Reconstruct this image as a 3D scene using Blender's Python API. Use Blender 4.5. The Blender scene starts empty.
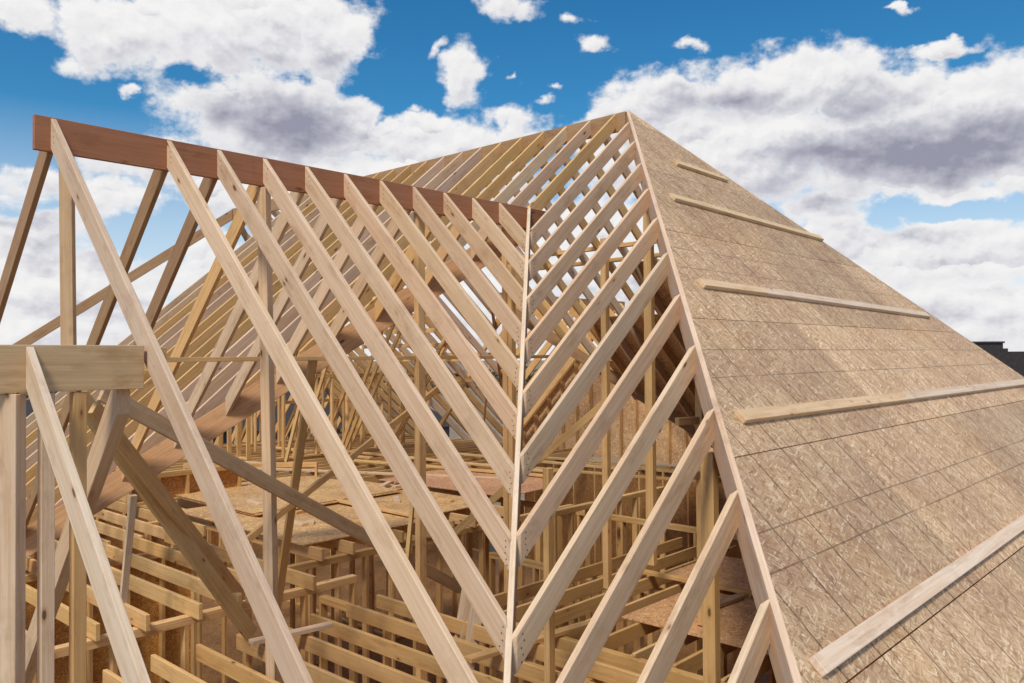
import bpy, bmesh, math, random
from mathutils import Vector, Matrix
random.seed(7)
S = 0.4064            # 16 inch rafter spacing = one layout unit
Z0 = 20.8             # layout z of the peak above the ground
def U(x, y, z): return Vector((x * S, y * S, (z + Z0) * S))

scene = bpy.context.scene
col = bpy.data.collections.new('site'); scene.collection.children.link(col)

# ------------------------------------------------------------------ node helpers
def new_mat(name):
    m = bpy.data.materials.new(name); m.use_nodes = True
    nt = m.node_tree; nt.nodes.clear()
    out = nt.nodes.new('ShaderNodeOutputMaterial'); b = nt.nodes.new('ShaderNodeBsdfPrincipled')
    nt.links.new(b.outputs[0], out.inputs[0])
    return m, nt, b
class N:
    """tiny node-building helper"""
    def __init__(s, nt): s.nt = nt
    def n(s, t, **kw):
        nd = s.nt.nodes.new(t)
        for k, v in kw.items(): setattr(nd, k, v)
        return nd
    def put(s, sock, v):
        if hasattr(v, 'is_output') or isinstance(v, bpy.types.NodeSocket): s.nt.links.new(v, sock)
        else: sock.default_value = v
    def math(s, op, a, b=0.0, c=0.0, clamp=False):
        nd = s.n('ShaderNodeMath', operation=op, use_clamp=clamp)
        s.put(nd.inputs[0], a); s.put(nd.inputs[1], b); s.put(nd.inputs[2], c)
        return nd.outputs[0]
    def vm(s, op, a, b=(0, 0, 0), out=0):
        nd = s.n('ShaderNodeVectorMath', operation=op)
        s.put(nd.inputs[0], a); s.put(nd.inputs[1], b)
        return nd.outputs[out]
    def scale(s, a, f):
        nd = s.n('ShaderNodeVectorMath', operation='SCALE'); s.put(nd.inputs[0], a); s.put(nd.inputs[3], f); return nd.outputs[0]
    def noise(s, vec, scale, detail=3, rough=0.55, dist=0.0, out=0, dims='3D'):
        nd = s.n('ShaderNodeTexNoise', noise_dimensions=dims)
        s.put(nd.inputs['Vector'], vec); nd.inputs['Scale'].default_value = scale
        nd.inputs['Detail'].default_value = detail; nd.inputs['Roughness'].default_value = rough
        nd.inputs['Distortion'].default_value = dist
        return nd.outputs[out]
    def mapr(s, v, a, b, c=0.0, d=1.0, smooth=False):
        nd = s.n('ShaderNodeMapRange'); nd.clamp = True
        if smooth: nd.interpolation_type = 'SMOOTHSTEP'
        s.put(nd.inputs[0], v); nd.inputs[1].default_value = a; nd.inputs[2].default_value = b
        nd.inputs[3].default_value = c; nd.inputs[4].default_value = d
        return nd.outputs[0]
    def mix(s, f, a, b, blend='MIX'):
        nd = s.n('ShaderNodeMix', data_type='RGBA', blend_type=blend)
        s.put(nd.inputs[0], f); s.put(nd.inputs[6], a); s.put(nd.inputs[7], b)
        return nd.outputs[2]
    def ramp(s, f, stops):
        nd = s.n('ShaderNodeValToRGB'); s.put(nd.inputs[0], f)
        el = nd.color_ramp.elements
        while len(el) < len(stops): el.new(0.5)
        for e, (p, c) in zip(el, stops): e.position = p; e.color = tuple(c) + (1,) if len(c) == 3 else c
        return nd.outputs[0]

# ------------------------------------------------------------------ materials
def lumber_material():
    m, nt, b = new_mat('sawn_lumber'); h = N(nt)
    tc = h.n('ShaderNodeTexCoord'); oi = h.n('ShaderNodeObjectInfo')
    off = h.n('ShaderNodeCombineXYZ')
    h.put(off.inputs[0], h.math('MULTIPLY', oi.outputs['Random'], 91.0)); h.put(off.inputs[1], h.math('MULTIPLY', oi.outputs['Random'], 37.0))
    h.put(off.inputs[2], h.math('MULTIPLY', oi.outputs['Random'], 53.0))
    P = h.vm('ADD', tc.outputs['Object'], off.outputs[0])
    warp = h.noise(h.vm('MULTIPLY', P, (1.0, 5, 5)), 1.0, 2, out=1)
    P2 = h.vm('ADD', P, h.vm('MULTIPLY', h.vm('SUBTRACT', warp, (.5, .5, .5)), (0.0, .035, .035)))
    rings = h.noise(h.vm('MULTIPLY', P2, (1.1, 55, 55)), 1.0, 3, .6)
    fine = h.noise(h.vm('MULTIPLY', P, (9, 260, 260)), 1.0, 2, .6)
    broad = h.noise(h.vm('MULTIPLY', P, (.8, 4, 4)), 1.0, 2)
    vor = h.n('ShaderNodeTexVoronoi', feature='F1'); h.put(vor.inputs['Vector'], h.vm('MULTIPLY', P2, (3.6, 9, 9))); vor.inputs['Scale'].default_value = 1.0
    pick = h.n('ShaderNodeSeparateColor'); h.put(pick.inputs[0], vor.outputs['Color'])
    rad = h.mapr(pick.outputs[0], .38, 1.0, 0.0, .125)
    knot = h.mapr(h.math('SUBTRACT', vor.outputs['Distance'], rad), -.03, .02, 1, 0, True)
    halo = h.mapr(h.math('SUBTRACT', vor.outputs['Distance'], rad), 0, .13, 1, 0, True)
    halo = h.math('MULTIPLY', halo, h.math('GREATER_THAN', pick.outputs[0], .55))
    knot = h.math('MULTIPLY', knot, h.math('GREATER_THAN', pick.outputs[0], .42))
    base = oi.outputs['Color']
    c = h.mix(h.mapr(rings, .35, .68), base, h.mix(1.0, base, (.86, .78, .68, 1), 'MULTIPLY'))
    c = h.mix(h.mapr(fine, .35, .7, 0, .22), c, h.mix(1.0, c, (.72, .64, .55, 1), 'MULTIPLY'))
    c = h.mix(h.mapr(broad, .45, .75, 0, .5), c, h.mix(1.0, c, (.86, .80, .76, 1), 'MULTIPLY'))
    c = h.mix(h.math('MULTIPLY', halo, .45), c, h.mix(1.0, c, (.62, .45, .32, 1), 'MULTIPLY'))
    c = h.mix(h.math('MULTIPLY', knot, .85), c, (.10, .055, .03, 1))
    # grey handling dirt and footmarks
    dirt = h.noise(tc.outputs['Object'], 3.1, 5, .7)
    c = h.mix(h.mapr(h.noise(P, 2.2, 5, .72), .56, .74, 0, .38), c, h.mix(1.0, c, (.55, .5, .47, 1), 'MULTIPLY'))
    blot = h.noise(h.vm('MULTIPLY', P, (2.0, 7, 7)), 1.0, 4, .7)
    c = h.mix(h.mapr(blot, .54, .70, 0, .6), c, h.mix(1.0, c, (.66, .56, .48, 1), 'MULTIPLY'))
    stain = h.math('MULTIPLY', h.mapr(h.noise(h.vm('ADD', P, (7, 3, 1)), 1.3, 3), .66, .74, 0, .5), h.mapr(h.noise(P, 30, 2), .4, .6, .3, 1))
    c = h.mix(stain, c, h.mix(1.0, c, (.45, .38, .36, 1), 'MULTIPLY'))
    h.put(b.inputs['Base Color'], c)
    b.inputs['Roughness'].default_value = .72; b.inputs['Specular IOR Level'].default_value = .25
    bp = h.n('ShaderNodeBump'); bp.inputs['Strength'].default_value = .25; bp.inputs['Distance'].default_value = .002
    h.put(bp.inputs['Height'], h.math('ADD', rings, fine)); nt.links.new(bp.outputs[0], b.inputs['Normal'])
    return m

def osb_material(name, chalk):
    m, nt, b = new_mat(name); h = N(nt)
    uv = h.n('ShaderNodeUVMap'); uv.uv_map = 'board'
    oi = h.n('ShaderNodeObjectInfo')
    off = h.n('ShaderNodeCombineXYZ'); h.put(off.inputs[2], h.math('MULTIPLY', oi.outputs['Random'], 40.0))
    P = h.vm('ADD', uv.outputs[0], off.outputs[0])
    wob = h.vm('MULTIPLY', h.vm('SUBTRACT', h.noise(P, 9, 2, out=1), (.5, .5, .5)), (.025, .025, .0))
    Pw = h.vm('ADD', P, wob)
    def strands(angle, ln, wd, z):
        mp = h.n('ShaderNodeMapping'); h.put(mp.inputs[0], h.vm('ADD', Pw, (0, 0, z))); mp.inputs['Rotation'].default_value = (0, 0, angle)
        v = h.n('ShaderNodeTexVoronoi', feature='F1'); v.inputs['Randomness'].default_value = 1
        h.put(v.inputs['Vector'], h.vm('MULTIPLY', mp.outputs[0], (1 / ln, 1 / wd, 2.0))); v.inputs['Scale'].default_value = 1
        s = h.n('ShaderNodeSeparateColor'); h.put(s.inputs[0], v.outputs['Color'])
        return s, v.outputs['Distance']
    a, da = strands(.35, .070, .0105, 0)
    c2, db = strands(-.75, .062, .0095, 7)
    d, dc = strands(1.3, .066, .010, 13)
    m1 = h.math('GREATER_THAN', c2.outputs[0], a.outputs[0]); top1 = h.math('MAXIMUM', c2.outputs[0], a.outputs[0])
    v1 = h.mix(m1, a.outputs[1], c2.outputs[1])
    v2 = h.mix(h.math('GREATER_THAN', d.outputs[0], top1), v1, d.outputs[1])
    colr = h.ramp(v2, [(0.0, (.35, .215, .12)), (.2, (.485, .32, .185)), (.5, (.57, .40, .245)), (.8, (.64, .47, .30)), (1.0, (.80, .64, .44))])
    big = h.noise(uv.outputs[0], 1.1, 4, .65)
    colr = h.mix(h.mapr(big, .42, .66, 0, .7), colr, h.mix(1.0, colr, (.70, .62, .62, 1), 'MULTIPLY'))
    big2 = h.noise(h.vm('ADD', uv.outputs[0], (40, 3, 0)), .8, 4, .6)
    colr = h.mix(h.mapr(big2, .52, .72, 0, .5), colr, h.mix(1.0, colr, (1.12, 1.02, .80, 1), 'MULTIPLY'))
    dark = h.mapr(h.noise(P, 55, 3, .7), .62, .72, 0, .55)
    colr = h.mix(dark, colr, (.11, .065, .04, 1))
    pale = h.math('MULTIPLY', h.math('GREATER_THAN', v2, .88), h.mapr(dc, .1, .7, 1, .3))
    colr = h.mix(h.math('MULTIPLY', pale, .55), colr, (.78, .66, .5, 1))
    tint = h.mapr(oi.outputs['Random'], 0, 1, .9, 1.08)
    colr = h.mix(1.0, colr, oi.outputs['Color'], 'MULTIPLY')
    vv = h.n('ShaderNodeHueSaturation'); h.put(vv.inputs['Value'], tint); h.put(vv.inputs['Color'], colr); colr = vv.outputs[0]
    if chalk:
        sp = h.n('ShaderNodeSeparateXYZ'); h.put(sp.inputs[0], uv.outputs[0])
        wv = h.math('MULTIPLY', h.math('SUBTRACT', h.noise(uv.outputs[0], .9, 1), .5), .02)
        def lines(coord, period, phase, width, strength):
            t = h.math('FRACT', h.math('ADD', h.math('DIVIDE', h.math('ADD', coord, wv), period), phase))
            e = h.math('MULTIPLY', h.math('ABSOLUTE', h.math('SUBTRACT', t, .5)), period)
            return h.math('MULTIPLY', h.mapr(e, width * .4, width, 1, 0), strength)
        brk = h.mapr(h.noise(uv.outputs[0], 2.6, 3), .36, .5, .5, 1)
        l1 = lines(sp.outputs[0], S, .91, .0085, .85)
        l2 = lines(sp.outputs[0], S * 2, .06, .007, .6)
        hy = [10.1, 10.46, 7.74, 8.2, 5.5, 6.0, 12.3, 12.8]
        l3 = 0.0
        for q in hy:
            e = h.math('ABSOLUTE', h.math('SUBTRACT', h.math('ADD', sp.outputs[1], wv), q * 1.4036 * S))
            l3 = h.math('MAXIMUM', l3, h.mapr(e, .002, .0065, .65, 0))
        ln = h.math('MULTIPLY', h.math('MAXIMUM', h.math('MAXIMUM', l1, l2), l3), brk)
        colr = h.mix(ln, colr, (.07, .035, .02, 1))
    h.put(b.inputs['Base Color'], colr)
    b.inputs['Roughness'].default_value = .62; b.inputs['Specular IOR Level'].default_value = .3
    bp = h.n('ShaderNodeBump'); bp.inputs['Strength'].default_value = .35; bp.inputs['Distance'].default_value = .002
    h.put(bp.inputs['Height'], v2); nt.links.new(bp.outputs[0], b.inputs['Normal'])
    return m

def plain_material(name, c1, c2, scale, rough=.8, bump=0.0):
    m, nt, b = new_mat(name); h = N(nt)
    tc = h.n('ShaderNodeTexCoord')
    f = h.noise(tc.outputs['Object'], scale, 5, .65)
    h.put(b.inputs['Base Color'], h.mix(h.mapr(f, .35, .65), c1 + (1,), c2 + (1,)))
    b.inputs['Roughness'].default_value = rough
    if bump:
        bp = h.n('ShaderNodeBump'); bp.inputs['Strength'].default_value = bump; h.put(bp.inputs['Height'], f); nt.links.new(bp.outputs[0], b.inputs['Normal'])
    return m

LUM = lumber_material()
OSB = osb_material('oriented_strand_board', True)
OSBD = osb_material('strand_board_plain', False)
M_SOIL = plain_material('bare_soil', (.20, .15, .10), (.30, .24, .17), .8, .95, .3)
M_SIDING = plain_material('grey_siding', (.07, .07, .08), (.10, .10, .11), 2.0, .7)
M_SHINGLE = plain_material('dark_shingles', (.025, .023, .027), (.042, .038, .042), 6.0, .9, .3)
M_TRIM = plain_material('white_trim', (.75, .75, .74), (.8, .8, .79), 2.0, .5)
M_GLASS = plain_material('window_glass', (.03, .04, .05), (.05, .06, .08), 1.0, .1)
M_BARK = plain_material('bark', (.09, .07, .055), (.15, .12, .10), 12.0, .9)
M_LEAF = plain_material('leaves', (.05, .05, .03), (.08, .075, .045), 3.0, .8)
M_SLAB = plain_material('subfloor', (.20, .14, .085), (.28, .20, .12), 1.5, .85)
M_STEEL = plain_material('nail_steel', (.05, .05, .055), (.09, .085, .08), 30.0, .45)

# lumber tints (real wood colours of single boards)
PALE = [(.77, .60, .445), (.73, .555, .40), (.79, .625, .465), (.75, .565, .395), (.71, .56, .425)]
WARM = [(.78, .53, .25), (.72, .475, .215), (.81, .56, .28), (.75, .50, .225), (.68, .445, .20)]
YEL = [(.74, .53, .27), (.70, .49, .24)]
RED = [(.41, .20, .12), (.40, .19, .112)]
ORANGE = [(.50, .27, .14)]
BROWN = [(.44, .29, .17), (.40, .26, .15)]
WHITE = [(.79, .665, .53), (.76, .63, .49)]
def tint(pool):
    c = random.choice(pool); k = random.uniform(.93, 1.06)
    return (c[0] * k, c[1] * k * random.uniform(.98, 1.02), c[2] * k * random.uniform(.95, 1.04), 1)

# ------------------------------------------------------------------ object helpers
def link(o, label=None, cat=None, group=None, kind=None, parent=None):
    col.objects.link(o)
    if parent is not None: o.parent = parent
    if label: o['label'] = label
    if cat: o['category'] = cat
    if group: o['group'] = group
    if kind: o['kind'] = kind
    return o
def empty(name, loc, label, cat, group=None, rz=0.0):
    o = bpy.data.objects.new(name, None); o.location = loc; o.rotation_euler = (0, 0, rz); o.empty_display_size = .2
    return link(o, label, cat, group)

def nails(o, pts, nrm_w):
    me = o.data; bm = bmesh.new(); bm.from_mesh(me)
    inv = o.matrix_world.inverted() if o.parent is None else None
    R3 = o.matrix_basis.to_3x3().inverted(); Mi = o.matrix_basis.inverted()
    if len(me.materials) < 2: me.materials.append(M_STEEL)
    n = (R3 @ nrm_w).normalized(); a = n.orthogonal().normalized(); b = n.cross(a)
    for p in pts:
        c = Mi @ p + n * .0012
        f = bm.faces.new([bm.verts.new(c + (a * math.cos(q * 1.047) + b * math.sin(q * 1.047)) * .0055) for q in range(6)])
        f.normal_update()
        if f.normal.dot(n) < 0: f.normal_flip()
        f.material_index = 1
    bm.to_mesh(me); bm.free()
FACES = [(0, 1, 3, 2), (4, 6, 7, 5), (0, 4, 5, 1), (2, 3, 7, 6), (0, 2, 6, 4), (1, 5, 7, 3)]
def hexa(name, corners, X, Yv, mat, color, bevel=.003, **kw):
    """corners: 8 world points indexed [end][side][top]; X grain direction, Yv thickness direction."""
    X = X.normalized(); Z = X.cross(Yv).normalized(); Yn = Z.cross(X).normalized()
    cen = sum(corners, Vector()) / 8
    R = Matrix((X, Yn, Z)).transposed()
    inv = R.transposed()
    bm = bmesh.new()
    vs = [bm.verts.new(inv @ (c - cen)) for c in corners]
    for f in FACES: bm.faces.new([vs[i] for i in f])
    bmesh.ops.recalc_face_normals(bm, faces=bm.faces)
    if bevel: bmesh.ops.bevel(bm, geom=list(bm.edges), offset=bevel, segments=1, affect='EDGES', clamp_overlap=True)
    me = bpy.data.meshes.new(name); bm.to_mesh(me); bm.free()
    me.materials.append(mat)
    o = bpy.data.objects.new(name, me); o.color = color
    M = R.to_4x4(); M.translation = cen
    par = kw.get('parent')
    o.matrix_world = (par.matrix_basis.inverted() @ M) if par is not None else M
    return link(o, **kw)
def bar(name, p0, p1, w, h, color, side=None, mat=None, top=False, bevel=.003, **kw):
    """straight board; p0,p1 = centre line (or the middle of its top edge when top=True); w across, h deep (metres)."""
    X = (p1 - p0).normalized()
    if side is None:
        side = Vector((0, 0, 1)).cross(X)
        if side.length < 1e-3: side = Vector((1, 0, 0))
    side = side.normalized(); Z = X.cross(side).normalized()
    if Z.z < 0 or (abs(Z.z) < 1e-6 and Z.y < 0): Z = -Z; 
    dz = -h / 2 if top else 0
    cs = []
    for p in (p0, p1):
        for s in (-1, 1):
            for t in (-1, 1): cs.append(p + side * (s * w / 2) + Z * (t * h / 2 + dz))
    return hexa(name, cs, X, side, mat or LUM, color, bevel, **kw)
def rafter(name, T0, T1, w, h, color, sk0=0.0, sk1=0.0, side=None, **kw):
    """sloping board with plumb-cut ends; T0 (high) to T1 (low) is the middle of its top edge; sk = end skew in plan (+/- w/2)."""
    run = Vector((T1.x - T0.x, T1.y - T0.y, 0)); L = run.length; rd = run / L
    sd = Vector((-rd.y, rd.x, 0)); slope = (T1.z - T0.z) / L
    hv = h * math.sqrt(1 + slope * slope)
    cs = []
    for p, sk in ((T0, sk0), (T1, sk1)):
        for s in (-1, 1):
            q = p + sd * (s * w / 2) + (rd + Vector((0, 0, slope))) * (s * sk * w / 2)
            cs.append(q - Vector((0, 0, hv))); cs.append(q)
    return hexa(name, cs, T1 - T0, sd, LUM, color, **kw)

ORD = 'first second third fourth fifth sixth seventh eighth ninth tenth eleventh twelfth thirteenth fourteenth fifteenth sixteenth seventeenth eighteenth nineteenth twentieth'.split()
TENS = {2: 'twenty', 3: 'thirty', 4: 'forty'}
def nth(i):   # 1-based
    if i <= 20: return ORD[i - 1]
    if i % 10 == 0: return {30: 'thirtieth', 40: 'fortieth'}[i]
    return TENS[i // 10] + '-' + ORD[i % 10 - 1]

# ------------------------------------------------------------------ roof geometry (layout units, peak at 0,0,0)
t, tg, th = .832, .989, .985
gx, dd, x0, y0 = -.338, 3.546, -.359, -16.549
yj = -dd / t
TH = .038                       # board thickness
tu = TH / S
RD = .150                       # rafter depth
EZ = -13.4                      # plate level
EY, EXR, EXL = 16.5, 9.85, -10.5
def jit(a=.004): return random.uniform(-a, a)

# --- cross gable ridge board and rafters
bar('ridge_board', U(gx, -16.80, -3.576), U(gx, -3.55, -3.576), TH, .239, tint(RED), top=True,
    label='reddish brown ridge board along the top of the open cross gable', cat='ridge board')
hx = tu / 2
js = [0, 2, 3, 4, 5, 6, 7, 8, 9, 10, 11]
for i, j in enumerate(js):
    yc = y0 + j + tu / 2
    v = yj - yc; u = min(t * v / tg, 10.25)
    full = t * v / tg > 10.25
    o_ = rafter('rafter', U(gx + hx, yc, -dd - tg * hx), U(gx + u - (0 if full else .05), yc, -dd - tg * (u - (0 if full else .05))), TH, RD, tint(PALE), 0, 0 if full else -1,
           label=('tall pale rafter at the open end of the cross gable, carrying the low beam end' if i == 0 else
                  'pale rafter on the near slope of the cross gable, %s from its open end' % nth(i + 1)),
           cat='rafter', group='rafters on the near slope of the cross gable')
    if not full: nails(o_, [U(gx + u - .10 - jit(.03) - .03 * (q % 2), y0 + j, -dd - tg * u - .02 - q * .09) for q in range(5)], Vector((0, -1, 0)))
    nails(o_, [U(gx + .22 + jit(.03), y0 + j, -dd - tg * .22 - .08 - q * .1) for q in range(3)], Vector((0, -1, 0)))
    rafter('rafter', U(gx - hx, yc, -dd - tg * hx), U(gx - u, yc, -dd - tg * u), TH, RD, tint(WARM + PALE if i > 2 else BROWN), 0, 0,
           label='rafter on the far slope of the cross gable, %s from its open end' % nth(i + 1),
           cat='rafter', group='rafters on the far slope of the cross gable')
# --- valley boards
vend = 12.6
dirR = Vector((t / tg, -1, 0)).normalized()
rafter('valley_rafter', U(gx + .02, yj - .03, -dd - .0), U(gx + vend * t / tg, yj - vend, -dd - t * vend), TH * .95, .286, tint(WHITE), 0, 0,
       label='long pale valley rafter running down between the two open roof slopes', cat='valley rafter')
rafter('valley_rafter', U(gx - .02, yj - .03, -dd - .1), U(gx - vend * t / tg, yj - vend, -dd - .1 - t * vend), TH, .27, tint([(.70, .44, .25)]),
       label='deep orange brown valley beam sloping behind the cross gable rafters', cat='valley rafter')

# --- main ridge, hips
bar('ridge_board', U(-24.5, 0, -.02), U(-.02, 0, -.02), TH, .24, tint(BROWN), top=True,
    label='long brown ridge board of the main roof, ending at the sheathed peak', cat='ridge board')
hq = tu / 2 / math.sqrt(2)
rafter('hip_rafter', U(hq, hq, -.0), U(14.0 + hq, -14.0 * th / t + hq, -th * 14.0), TH, .235, tint(PALE),
       label='pale hip rafter under the cut edge of the sheathed slope, facing the valley', cat='hip rafter')
rafter('hip_rafter', U(.05, .05, -.02), U(14.0, 14.0 * th / t, -th * 14.0 - .02), TH, .235, tint(WARM),
       label='hip rafter on the far edge of the sheathed slope', cat='hip rafter')
lt = 1.145
rafter('hip_rafter', U(-24.45, -.05, -.05), U(-36.2, -16.2, -13.5), TH, .184, tint(BROWN),
       label='lone brown hip rafter slanting across the open sky behind the cross gable', cat='hip rafter')
rafter('hip_rafter', U(-24.45, .05, -.05), U(-36.2, 16.2, -13.5), TH, .184, tint(BROWN),
       label='brown hip rafter at the far back corner of the main roof', cat='hip rafter')

# --- main roof, near slope
n_l = n_r = n_c = 0
for k in range(13, -18, -1):
    xc = x0 + k - tu / 2
    if k >= 1: yt = -xc * th / t - .06; sk0 = -1
    else: yt = -tu / 2; sk0 = 0
    ue = abs(xc - gx)
    yv = yj - ue * tg / t
    full = yv < -EY
    yb = max(yv + (0 if full else .06), -EY - .3)
    if yt - yb < .4: continue
    sk1 = 0 if full or ue < .2 else (-1 if xc > gx else 1)
    if xc > gx:
        n_r += 1; lab = ('rafter between the sheathed edge and the valley, %s below the peak' % nth(n_r)); grp = 'jack rafters beside the sheathed slope'; pool = PALE
    elif n_c < 11 and False: pass
    else:
        n_l += 1; lab = 'near slope main rafter behind the cross gable, %s from the valley top' % nth(n_l); grp = 'rafters of the main roof behind the cross gable'; pool = PALE + WARM[:3]
    o_ = rafter('rafter', U(xc, yt, t * yt), U(xc, yb, t * yb), TH, RD, tint(pool), sk0, sk1, label=lab, cat='rafter', group=grp)
    if xc > gx and not full: nails(o_, [U(xc + tu / 2, yb + .14 + .03 * (q % 2) + jit(.02), t * yb + .04 - q * .09) for q in range(5)], Vector((1, 0, 0)))
# --- main roof, far slope
i = 0
for k in range(13, -24, -1):
    xc = x0 + k - tu / 2 + .3
    yt = xc * th / t + .06 if xc > 0 else tu / 2
    if EY - yt < .5: continue
    yb = min(EY + .3, 5.7 + 1.2 * abs(xc + 11.5))
    i += 1
    rafter('rafter', U(xc, yt, -t * yt), U(xc, yb, -t * yb), TH, RD, tint(PALE + WARM), 1 if xc > 0 else 0, 0,
           label='rafter on the far slope of the main roof, %s from the sheathed end' % nth(i), cat='rafter', group='rafters on the far slope of the main roof')
# --- rafters under the sheathed end
i = 0
for k in range(-14, 15):
    yc = k + .1
    xt = max(abs(yc) * t / th + .08, .12)
    if 13.9 - xt < .5: continue
    i += 1
    rafter('rafter', U(xt, yc, -th * xt), U(13.95, yc, -th * 13.95), TH, RD, tint(WARM), 0, 0,
           label='rafter hidden under the sheathed slope, %s from the valley side' % nth(i), cat='rafter', group='rafters under the sheathed slope')
# --- rafters of the far open end
i = 0
for k in range(2, 15):
    yc = k * 1.0
    xt = -24.45 - yc / 1.375 - .1
    i += 1
    rafter('rafter', U(xt, yc, -lt * (-xt - 24.45)), U(-36.3, yc, -lt * (36.3 - 24.45)), TH, RD, tint(WARM), 0, 0,
           label='rafter at the far open end of the house, %s from the ridge line' % nth(i), cat='rafter', group='rafters at the far open end')

for i in range(10):
    xc = -25.3 - i
    yt = (-24.45 - xc) * 1.375 + .1
    rafter('rafter', U(xc, yt, -t * yt), U(xc, EY + .3, -t * (EY + .3)), TH, RD, tint(WARM), 1, 0,
           label='jack rafter at the far back corner of the main roof, %s from the ridge end' % nth(i + 1), cat='rafter', group='jack rafters at the far back corner')
for i in range(14):
    yc = 1.4 + i * .9
    zt = -t * yc - .7
    bar('tie', U(-23.5 + jit(.3), yc, max(zt, -7.6) if i % 2 else max(zt, -9.0)), U(-13.5 - i * .35, yc, max(zt, -7.6) if i % 2 else max(zt, -9.0)), TH, .09, tint(WARM),
        label='level tie board in the far attic, %s from the ridge line' % nth(i + 1), cat='tie board', group='level tie boards in the far attic')
# ------------------------------------------------------------------ sheathed slope: OSB panels as parts
ct = math.sqrt(1 + th * th)
def clip(poly, a, b, c):          # keep a*x+b*y<=c
    out = []
    for i in range(len(poly)):
        p, q = poly[i], poly[(i + 1) % len(poly)]
        fp, fq = a * p[0] + b * p[1] - c, a * q[0] + b * q[1] - c
        if fp <= 0: out.append(p)
        if fp * fq < 0:
            s = fp / (fp - fq); out.append((p[0] + s * (q[0] - p[0]), p[1] + s * (q[1] - p[1])))
    return out
def sheet(name, poly, fn, th_m, nrm, mat, color, uvf, **kw):
    """flat board from a polygon; fn maps 2D layout coords to world, thickness th_m along nrm."""
    bm = bmesh.new(); uvl = bm.loops.layers.uv.new('board')
    bot = [bm.verts.new(fn(*p)) for p in poly]; topv = [bm.verts.new(fn(*p) + nrm * th_m) for p in poly]
    n = len(poly); fs = [bm.faces.new(topv), bm.faces.new(bot[::-1])]
    for i in range(n): fs.append(bm.faces.new((bot[i], bot[(i + 1) % n], topv[(i + 1) % n], topv[i])))
    bmesh.ops.recalc_face_normals(bm, faces=bm.faces)
    idx = {}
    for i, p in enumerate(poly): idx[bot[i]] = p; idx[topv[i]] = p
    for f in bm.faces:
        for l in f.loops: l[uvl].uv = uvf(*idx[l.vert])
    cen = sum((v.co for v in bm.verts), Vector()) / len(bm.verts)
    par = kw.get('parent')
    for v in bm.verts: v.co -= cen
    me = bpy.data.meshes.new(name); bm.to_mesh(me); bm.free(); me.materials.append(mat)
    o = bpy.data.objects.new(name, me); o.color = color
    o.location = cen - (par.location if par is not None else Vector())
    return link(o, **kw)
roof = empty('roof_sheathing', U(6, 0, -th * 6), 'big sheathed roof slope of tan strand board with chalk lines', 'roof sheathing')
nrm = Vector((th, 0, 1)).normalized()
rows = [-1.4, .74, 2.877, 5.015, 7.152, 9.29, 11.427, 13.565, 14.1]
for r in range(len(rows) - 1):
    a, b_ = rows[r], rows[r + 1]
    ph = [0, 3, 1.2, 4.1, 2, 5, .6, 3][r]
    for c in range(-5, 5):
        ya, yb = c * 6 + ph, (c + 1) * 6 + ph
        g = .0065
        pl = [(a + g, ya + g), (b_ - g, ya + g), (b_ - g, yb - g), (a + g, yb - g)]
        q = th / t
        pl = clip(pl, -q, -1, -.075); pl = clip(pl, -q, 1, .10) if pl else pl
        pl = clip(pl, -1, 0, -.0) if pl else pl
        if len(pl) < 3: continue
        k = random.uniform(.88, 1.08); kk = jit(.0008)
        sheet('osb_panel', pl, lambda x, y: U(x, y, -th * x) + nrm * (.002 + kk), .012, nrm, OSB, (k, k * .985, k * .97, 1),
              lambda x, y: (y * S, x * ct * S), parent=roof)
# --- toe boards nailed across the sheathing
def toe(x, ya, yb, pool, lab, x2=None, bowed=0):
    x2 = x if x2 is None else x2
    lift = nrm * (.0145 + TH / 2)
    dn = Vector((1, 0, -th)).normalized()
    return bar('toe_board', U(x, ya, -th * x) + lift + dn * .044, U(x2, yb, -th * x2) + lift + dn * .044, .089, TH, tint(pool), side=dn, label=lab, cat='toe board', group='toe boards nailed across the sheathed slope')
toe(2.18, -.93, 1.92, [(.76, .60, .41), (.73, .57, .38)], 'shortest toe board, just below the peak of the sheathed slope', 2.25)
toe(3.80, -3.73, 4.9, [(.76, .60, .41), (.73, .57, .38)], 'toe board across the sheathed slope, second below the peak', 4.0)
toe(6.33, -6.77, -4.05, [(.76, .60, .41), (.73, .57, .38)], 'short warm board at the valley end of the third toe board row', 6.36)
toe(6.36, -4.04, 7.0, WHITE, 'long pale board continuing the third toe board row to the far edge', 6.56)
toe(8.75, -9.87, -2.35, [(.76, .60, .41), (.73, .57, .38)], 'warm board at the valley end of the fourth toe board row', 8.76)
toe(8.76, -2.34, 9.7, WHITE, 'long whitish board of the fourth toe board row, running out to the far edge', 8.77)
toe(11.15, -12.84, -1.6, WHITE, 'lowest pale toe board, biggest and closest to the eave of the sheathed slope', 11.12)

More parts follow.
